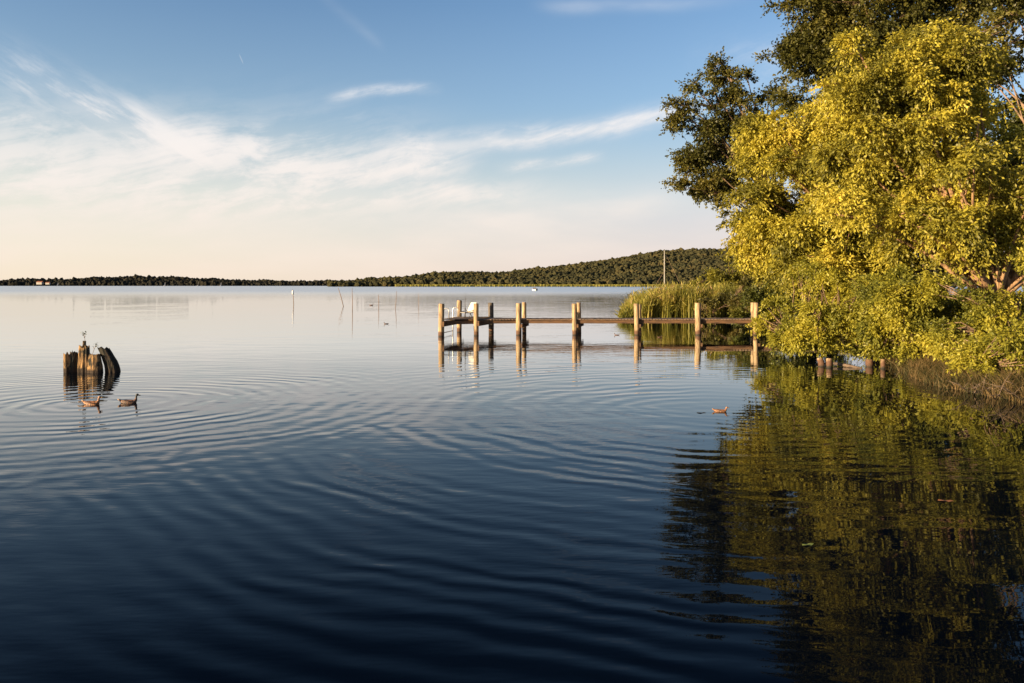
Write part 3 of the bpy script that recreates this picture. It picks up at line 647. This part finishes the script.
# ---------------------------------------------------------------- rotten piles, left
def pile(px, D, r, h, label, lean=(0, 0), rag=.12, seed=1, sq=(1, 1), peg=None, rtop=.85, m=None):
    rs = random.Random(seed); X0 = (px - 512) / F * D; n, m_ = 22, 12
    v, f = [], []; fl = [1 + .16 * math.sin(3 * 2 * math.pi * j / n + seed) + .07 * rs.uniform(-1, 1) + .07 * math.sin(7 * 2 * math.pi * j / n) for j in range(n)]
    rg = [rag * (rs.random() ** 1.6) for _ in range(n)]
    for i in range(m_):
        u = i / (m_ - 1); z = -.6 + (h + .6) * u
        zz = max(0, z) / h
        for j in range(n):
            th = 2 * math.pi * j / n; q = r * fl[j] * (1.05 + (rtop - 1.05) * max(zz, 0) ** 1.5) * (1 + .03 * rs.uniform(-1, 1))
            topz = rg[j] * (1 if i == m_ - 1 else (.5 if i == m_ - 2 else 0))
            v.append((lean[0] * zz ** 1.6 + q * math.cos(th) * sq[0], lean[1] * zz + q * math.sin(th) * sq[1], z + topz))
    for i in range(m_ - 1):
        for j in range(n): f.append((i * n + j, i * n + (j + 1) % n, (i + 1) * n + (j + 1) % n, (i + 1) * n + j))
    b = (m_ - 1) * n; k = len(v)                       # hollow rotten top
    for j in range(n):
        th = 2 * math.pi * j / n; v.append((lean[0] + .55 * r * rtop * math.cos(th) * sq[0], lean[1] + .55 * r * rtop * math.sin(th) * sq[1], h - .06 + .05 * rs.random()))
    v.append((lean[0], lean[1], h - .1))
    for j in range(n): f.append((b + j, b + (j + 1) % n, k + (j + 1) % n, k + j)); f.append((k + j, k + (j + 1) % n, k + n))
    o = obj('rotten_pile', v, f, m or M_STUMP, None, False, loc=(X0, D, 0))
    tag(o, label, 'pile', 'rotten piles in the open water')
    if peg:
        mb = MB(); mb.tube([(lean[0] + peg[0], 0, h - .12), (lean[0] + peg[0], 0, h + peg[1])], [peg[2], peg[2] * .8], 9, jit=.2); mb.build('splinter', M_STUMP, o)
    return o
PD = 22.9
pile(68.2, PD, .115, .50, 'lowest sunlit rotten pile, outermost on the side away from the leaning one', (-.03, 0), .10, 1)
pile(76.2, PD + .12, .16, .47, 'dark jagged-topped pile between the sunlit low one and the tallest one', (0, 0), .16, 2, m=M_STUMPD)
pile(85, PD + .05, .15, .70, 'tallest rotten pile with a peg of wood standing on top', (0, 0), .10, 3, peg=(-.02, .20, .055))
pile(95.8, PD - .1, .20, .50, 'rounded pale-sided pile between the tallest and the leaning one', (-.02, 0), .05, 4, rtop=.75)
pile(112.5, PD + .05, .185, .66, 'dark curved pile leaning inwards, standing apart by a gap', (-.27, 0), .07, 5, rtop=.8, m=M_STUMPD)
def weed(px, py, pz, label, hh, lean):
    D = PD; p = at(px, py, D); mb = MB(); b = Vector((0, 0, 0)); tip = Vector((lean, 0, hh))
    w = empty('weed', (p.x, D, p.z)); tag(w, label, 'weed', 'weeds on the piles')
    mb.tube([b, tip * .6 + Vector((-.01, 0, 0)), tip], .006, 4); mb.tube([tip * .5, tip * .7 + Vector((-.07, .02, .03))], .005, 4); mb.build('stem', M_TWIG, w)
    r_ = np.random.default_rng(int(px)); P = np.array(tip) + r_.normal(0, .03, (26, 3)); P[13:] += (np.array((-.07, .02, -.04)) if lean == 0 else 0)
    quads('foliage', leaf_quads(P, r_.normal(0, 1, (26, 3)), .05, .03, r_), M_MID, w, r_.uniform(0, 1, 26))
weed(85, 342, 0, 'small weed sprouting from the peg of the tallest pile', .26, 0.0)
weed(92.5, 354, 0, 'small weed leaning from the top of the rounded pale-sided pile', .27, .11)

# ---------------------------------------------------------------- ducks
def duck_mat(name, body, back, head):
    m, t = mat(name)
    tc = t.n('ShaderNodeTexCoord').outputs['Object']; s = t.n('ShaderNodeSeparateXYZ', ins={0: tc})
    nz = t.noise(t.n('ShaderNodeMapping', ins={'Vector': tc, 'Scale': (14, 30, 30)}).outputs[0], 1.6, 3)
    c = t.mix(t.sstep(nz, .4, .6), body, back)
    c = t.mix(t.sstep(s.outputs[2], .155, .175), c, head)
    t.n('ShaderNodeOutputMaterial', ins={0: t.n('ShaderNodeBsdfPrincipled', ins={'Base Color': c, 'Roughness': .6})})
    return m
M_DB = duck_mat('duck_brown_feathers', (.45, .20, .08), (.05, .028, .018), (.30, .17, .10))
M_DD = duck_mat('duck_dark_feathers', (.20, .10, .06), (.035, .025, .02), (.015, .02, .018))
M_BILL = plain('duck_bill', (.35, .20, .05)); M_WING = plain('duck_wing', (.06, .04, .028), (.22, .12, .07), 25, .6); M_TAIL = plain('duck_tail', (.3, .2, .12), (.2, .13, .08), 25, .6)
M_EYE = plain('duck_eye', (.01, .01, .01), None, 1, .2)
def duck(loc, rz, label, bm, scale=1.0, group='ducks on the water', neck=1.0):
    root = empty('duck', loc, rz); root.scale = (scale,) * 3; tag(root, label, 'duck', group)
    nk = neck
    path = [(-.27, 0, .10), (-.23, 0, .085), (-.17, 0, .055), (-.09, 0, .04), (0, 0, .035), (.08, 0, .04), (.135, 0, .065), (.165, 0, .105), (.172, 0, .105 + .05 * nk), (.175, 0, .105 + .085 * nk), (.19, 0, .105 + .113 * nk), (.215, 0, .105 + .118 * nk), (.235, 0, .105 + .108 * nk)]
    rad = [.012, .035, .065, .085, .092, .085, .065, .042, .029, .029, .038, .036, .016]
    mb = MB(); k = 0; n = 14; pts = [Vector(p) for p in path]
    for i, p in enumerate(pts):
        d = (pts[min(i + 1, len(pts) - 1)] - pts[max(i - 1, 0)]).normalized(); b = Vector((0, 1, 0)); a = b.cross(d)
        wy = 1.12 if i < 7 else .9
        for j in range(n):
            th = 2 * math.pi * j / n; mb.v.append(tuple(p + a * math.cos(th) * rad[i] * .85 + b * math.sin(th) * rad[i] * wy))
    for i in range(len(pts) - 1):
        for j in range(n): mb.f.append((i * n + j, i * n + (j + 1) % n, (i + 1) * n + (j + 1) % n, (i + 1) * n + j)); mb.mi.append(0)
    mb.f.append(tuple(reversed(range(n)))); mb.mi.append(0); e = (len(pts) - 1) * n; mb.f.append(tuple(e + j for j in range(n))); mb.mi.append(0)
    body = mb.build('body', bm, root, True)
    hz = .105 + .112 * nk
    b = MB(); b.tube([(.225, 0, hz), (.25, 0, hz - .010), (.285, 0, hz - .016)], [.016, .014, .010], 8, sq=(1.0, .55)); b.build('bill', M_BILL, root, True)
    for s_ in (-1, 1):
        b = MB(); b.tube([(-.20, s_ * .03, .10), (-.12, s_ * .075, .095), (-.02, s_ * .098, .075), (.07, s_ * .088, .07), (.11, s_ * .06, .075)], [.008, .028, .042, .034, .008], 8, sq=(.45, 1)); b.build('wing', M_WING, root, True)
        b = MB(); b.tube([(.212, s_ * .026, hz + .012), (.212, s_ * .034, hz + .012)], [.006, .004], 6); b.build('eye', M_EYE, root, True)
    b = MB(); b.tube([(-.24, 0, .10), (-.31, 0, .125)], [.03, .012], 8, sq=(1, .3)); b.build('tail', M_TAIL, root, True)
    return root
def on_water(px, py): D = dist_of(py); return Vector(((px - 512) / F * D, D, -.02))
duck(on_water(92.5, 404.3), R(-6), 'brown duck with a reddish head swimming just in front of the piles', M_DB, .80)
duck(on_water(129.5, 402.8), R(4), 'darker duck with its black neck held high, swimming ahead of the brown one', M_DD, .80, neck=1.15)
duck(on_water(721, 411.5), R(-12), 'rusty brown duck resting low on the water at the edge of the tree reflection', M_DB, .56, neck=.7)
duck(on_water(616.5, 335.2), R(160), 'tiny dark duck in front of the jetty beam, left of the post before the reeds', M_DD, .5)
duck(on_water(660, 337.4), R(20), 'tiny dark duck between two jetty posts before the reeds', M_DD, .5)
duck(on_water(371.5, 305.4), R(10), 'far off water bird between the thin stakes', M_DD, .9)
duck(on_water(386, 324), R(190), 'small water bird left of the jetty head', M_DD, .6)

# ---------------------------------------------------------------- thin stakes standing in the lake
def stake(px, pyw, toppx, toppy, label, r=.035, cap=False, kink=None):
    D = dist_of(pyw); b = at(px, pyw, D); tp = at(toppx, toppy, D)
    root = empty('stake', (b.x, D, 0)); tag(root, label, 'stake', 'thin stakes in the lake')
    mb = MB(); v = tp - Vector((b.x, D, 0)); v.z = tp.z
    mb.tube([(-v.x * .3, 0, -v.z * .3), (v.x * .5 + .03, 0, v.z * .5), (v.x, 0, v.z)], [r, r * .85, r * .6], 6); mb.build('pole', M_TWIG, root, True)
    if cap:
        c = MB(); c.tube([(v.x * .72, -.02, v.z * .68), (v.x * .72, -.02, v.z * .94)], [.11, .11], 10); c.build('marker', M_WHITE, root, True)
stake(293.6, 304.8, 292.6, 289.6, 'stake with a white marker near its top, farthest from the jetty', .045, True)
stake(343.3, 306.2, 338.3, 287.9, 'dark stake tilting strongly to one side', .045)
stake(352.3, 310.8, 352.0, 287.9, 'tallest upright stake beside the tilted one', .035)
stake(378.6, 309.0, 378.4, 294.6, 'short upright stake in the middle of the row', .035)
stake(395.2, 309.0, 396.6, 291.0, 'pale stake leaning slightly towards the jetty', .03)
stake(418.4, 306.4, 418.6, 292.6, 'faint upright stake nearest the jetty head', .028)

# stubs, log and roots in the shade of the trees
def stub(px, pyw, r, h, label, lx=0.0):
    D = dist_of(pyw); mb = MB(); mb.tube([(0, 0, -.5), (0, 0, .1), (lx, 0, h - .03), (lx, 0, h)], [r, r, r * .95, r * .8], 12, jit=.15)
    o = mb.build('post_stub', M_POST, None, True, loc=((px - 512) / F * D, D, 0)); tag(o, label, 'stub', 'wooden stubs under the trees')
stub(821.5, 366.5, .10, .26, 'cut post stub in the water nearest the jetty', -.05)
stub(829.2, 367.5, .09, .28, 'cut post stub just beside the first, next to the floating log')
stub(869.5, 366.5, .12, .22, 'thick stub in the shade under the overhanging shrub')
stub(883, 368.5, .07, .28, 'thin pale stub at the edge of the sedge bank')
mb = MB(); p0, p1 = on_water(833, 366), on_water(862, 368.5)
mb.tube([p0 + Vector((0, 0, .10)), p0.lerp(p1, .5) + Vector((0, 0, .07)), p1 + Vector((0, 0, .02))], [.045, .05, .03], 8, jit=.1)
tag(mb.build('log', M_DEAD, None, True), 'pale log lying in the water beside the stubs', 'log')
def deadbranch(px, py, label, seed, sc=1.0):
    D = dist_of(py); b = Vector(((px - 512) / F * D, D, .02)); rs = random.Random(seed); mb = MB()
    for i in range(6):
        a = Vector((rs.uniform(-.1, .5), rs.uniform(-.2, .2), rs.uniform(0, .12))) * sc; d = Vector((rs.uniform(-1, .5), rs.uniform(-.5, .3), rs.uniform(-.1, .55))).normalized() * rs.uniform(.35, .8) * sc
        mid = a + d * .5 + Vector((0, 0, .08 * sc)); mb.tube([a, mid, a + d], [.010, .007, .003], 5)
        for _ in range(3): e = mid + Vector((rs.uniform(-.25, .25), rs.uniform(-.1, .1), rs.uniform(-.1, .2))) * sc; mb.tube([mid, e], [.007, .003], 4)
    o = mb.build('dead_branch', M_DEAD, None, True, loc=b); tag(o, label, 'branch', 'dead branches at the bank foot')
deadbranch(1000, 402, 'tangle of bleached dead branches in the water at the right edge', 4, .95)
deadbranch(968, 396, 'small dead branch lying against the sedge bank', 6, .7)

# floating leaves
def floating_leaf(px, py, s, rz, c, label):
    D = dist_of(py); n = 10; v = [(math.cos(2 * math.pi * i / n) * s * (1 if i != 0 else 1.25), math.sin(2 * math.pi * i / n) * s * .5, .006 + .006 * math.sin(i * 2.1)) for i in range(n)] + [(0, 0, .004)]
    f = [(i, (i + 1) % n, n) for i in range(n)]
    o = obj('fallen_leaf', v, f, plain('fallen_leaf', c, None), None, loc=((px - 512) / F * D, D, 0)); o.rotation_euler = (0, 0, rz); tag(o, label, 'leaf', 'leaves floating on the water')
floating_leaf(807.5, 545, .06, .3, (.16, .20, .04), 'green leaf floating in the dark reflection of the trees')
floating_leaf(945, 501, .08, -.2, (.22, .09, .03), 'brown leaf floating in the tree reflection near the right edge')
floating_leaf(701, 413, .09, .1, (.03, .025, .02), 'dark leaf floating beside the resting duck')

# ---------------------------------------------------------------- boats and houses across the lake
def sailboat(px, py, label, hull, mast, r=.08, sail=False, rz=0.0, group='boats on the far water'):
    D = dist_of(py) if not isinstance(py, tuple) else py[0]
    root = empty('sailboat', ((px - 512) / F * D, D, 0), rz); tag(root, label, 'sailboat', group)
    L = hull; st = [(-.5, .16), (-.3, .19), (0, .2), (.25, .15), (.42, .06), (.5, .005)]; v = []; f = []
    for u, w in st: v += [(u * L, -w * L, .13 * L), (u * L, -w * L * .6, -.03 * L), (u * L, w * L * .6, -.03 * L), (u * L, w * L, .13 * L)]
    for i in range(len(st) - 1): k = i * 4; f += [(k, k + 4, k + 5, k + 1), (k + 1, k + 5, k + 6, k + 2), (k + 2, k + 6, k + 7, k + 3), (k + 3, k + 7, k + 4, k)]
    f.append((0, 1, 2, 3)); obj('hull', v, f, M_WHITE, root)
    mb = MB(); mb.box((-.05 * L, 0, .17 * L), (.35 * L, .2 * L, .08 * L)); mb.build('cabin', M_WHITE, root)
    mb = MB(); mb.tube([(.08 * L, 0, .1 * L), (.08 * L, 0, mast)], [r, r * .7], 8); mb.build('mast', M_DULL, root, True)
    mb = MB(); mb.tube([(.08 * L, 0, .3 * L), (-.38 * L, 0, .3 * L)], r * .7, 6); mb.build('boom', M_CANVAS, root, True)
    for a in ((.5 * L, 0), (-.5 * L, 0)): mb = MB(); mb.tube([(a[0], 0, .13 * L), (.08 * L, 0, mast * (.97 if a[0] < 0 else .6))], .02 if mast < 10 else .012, 4); mb.build('stay', M_TWIG, root)
    if sail: obj('sail', [(.04 * L, 0, .33 * L), (-.36 * L, 0, .33 * L), (.05 * L, 0, mast * .95), (.04 * L, .15, .33 * L), (-.36 * L, .15, .33 * L), (.05 * L, .05, mast * .95)], [(0, 1, 2), (5, 4, 3), (0, 3, 4, 1), (1, 4, 5, 2), (2, 5, 3, 0)], M_CANVAS, root)
    return root
bD = 118.0
sailboat(667.5, (bD,), 'moored sailboat whose tall bare mast rises above the reeds', 6.5, CAMZ + (HZ - 250.5) / F * bD, .085, rz=R(200), group=None)
for px, lb, sl in ((58, 'pale sailboat below the houses on the far shore', True), (165, 'white sailboat first in the row right of the houses', True), (198, 'bare-masted boat between two white sailboats on the far shore', False), (221, 'brightest white sailboat, at the low end of the left shore', True)):
    sailboat(px, (2600.,), lb, 9, 13 if sl else 15, .35, sl, R(30))
# motor boat with its wake
mD = dist_of(290.6); root = empty('motorboat', ((534.5 - 512) / F * mD, mD, 0), R(125)); tag(root, 'small white motorboat crossing the lake with a wake trailing behind', 'motorboat')
st = [(-1.7, .8), (-1, .85), (.4, .8), (1.3, .45), (1.8, .03)]; v = []; f = []
for u, w in st: v += [(u, -w, .75 + .12 * (u > 1)), (u, -w * .6, -.1), (u, w * .6, -.1), (u, w, .75 + .12 * (u > 1))]
for i in range(len(st) - 1): k = i * 4; f += [(k, k + 4, k + 5, k + 1), (k + 1, k + 5, k + 6, k + 2), (k + 2, k + 6, k + 7, k + 3), (k + 3, k + 7, k + 4, k)]
f.append((0, 1, 2, 3)); obj('hull', v, f, M_WHITE, root)
mb = MB(); mb.box((-1.8, 0, .7), (.3, .4, .8)); mb.build('outboard_motor', M_FRAME, root); mb = MB(); mb.box((.5, 0, 1.05), (.08, 1.1, .45)); mb.build('windscreen', M_GLASS, root)
per = MB(); per.tube([(0, 0, .5), (0, 0, .9), (.02, 0, 1.2), (.03, 0, 1.32), (.03, 0, 1.40), (.03, 0, 1.55), (.03, 0, 1.62)], [.26, .24, .26, .1, .11, .12, .04], 10, sq=(.7, 1))
ps = per.build('person', plain('dark_red_jacket', (.12, .05, .04)), None, True, loc=(root.location.x + .3, mD, 0)); ps.scale = (1.1, 1.1, 1.1); tag(ps, 'person in a dark jacket seated at the stern of the white motorboat', 'person')
hv = lambda px, D: (px - 512) / F * D
for px, sc_, lb in ((40, 1.0, 'larger white house on the wooded left shore'), (48, .72, 'smaller white house beside the larger one on the left shore')):
    D = 3290.; root = empty('house', (hv(px, D), D, 6), R(-8)); tag(root, lb, 'house', 'houses on the far shore'); w, d, h = 24 * sc_, 12 * sc_, 9 * sc_
    mb = MB(); mb.box((0, 0, h / 2), (w, d, h)); mb.build('wall', M_DULL, root)
    mb = MB(); mb.add([(-w / 2 - 1, -d / 2 - 1, h + .01), (w / 2 + 1, -d / 2 - 1, h + .01), (w / 2 + 1, d / 2 + 1, h + .01), (-w / 2 - 1, d / 2 + 1, h + .01), (-w / 2 - 1, 0, h + 5 * sc_), (w / 2 + 1, 0, h + 5 * sc_)], [(0, 1, 5, 4), (2, 3, 4, 5), (0, 4, 3), (1, 2, 5), (3, 2, 1, 0)]); mb.build('roof', M_ROOF, root)
    for i in range(4):
        for z in (.3, .7): mb = MB(); mb.box((w * (-.36 + .24 * i), -d / 2 - .05, h * z), (w * .1, .2, h * .2)); mb.build('window', M_GLASS, root)
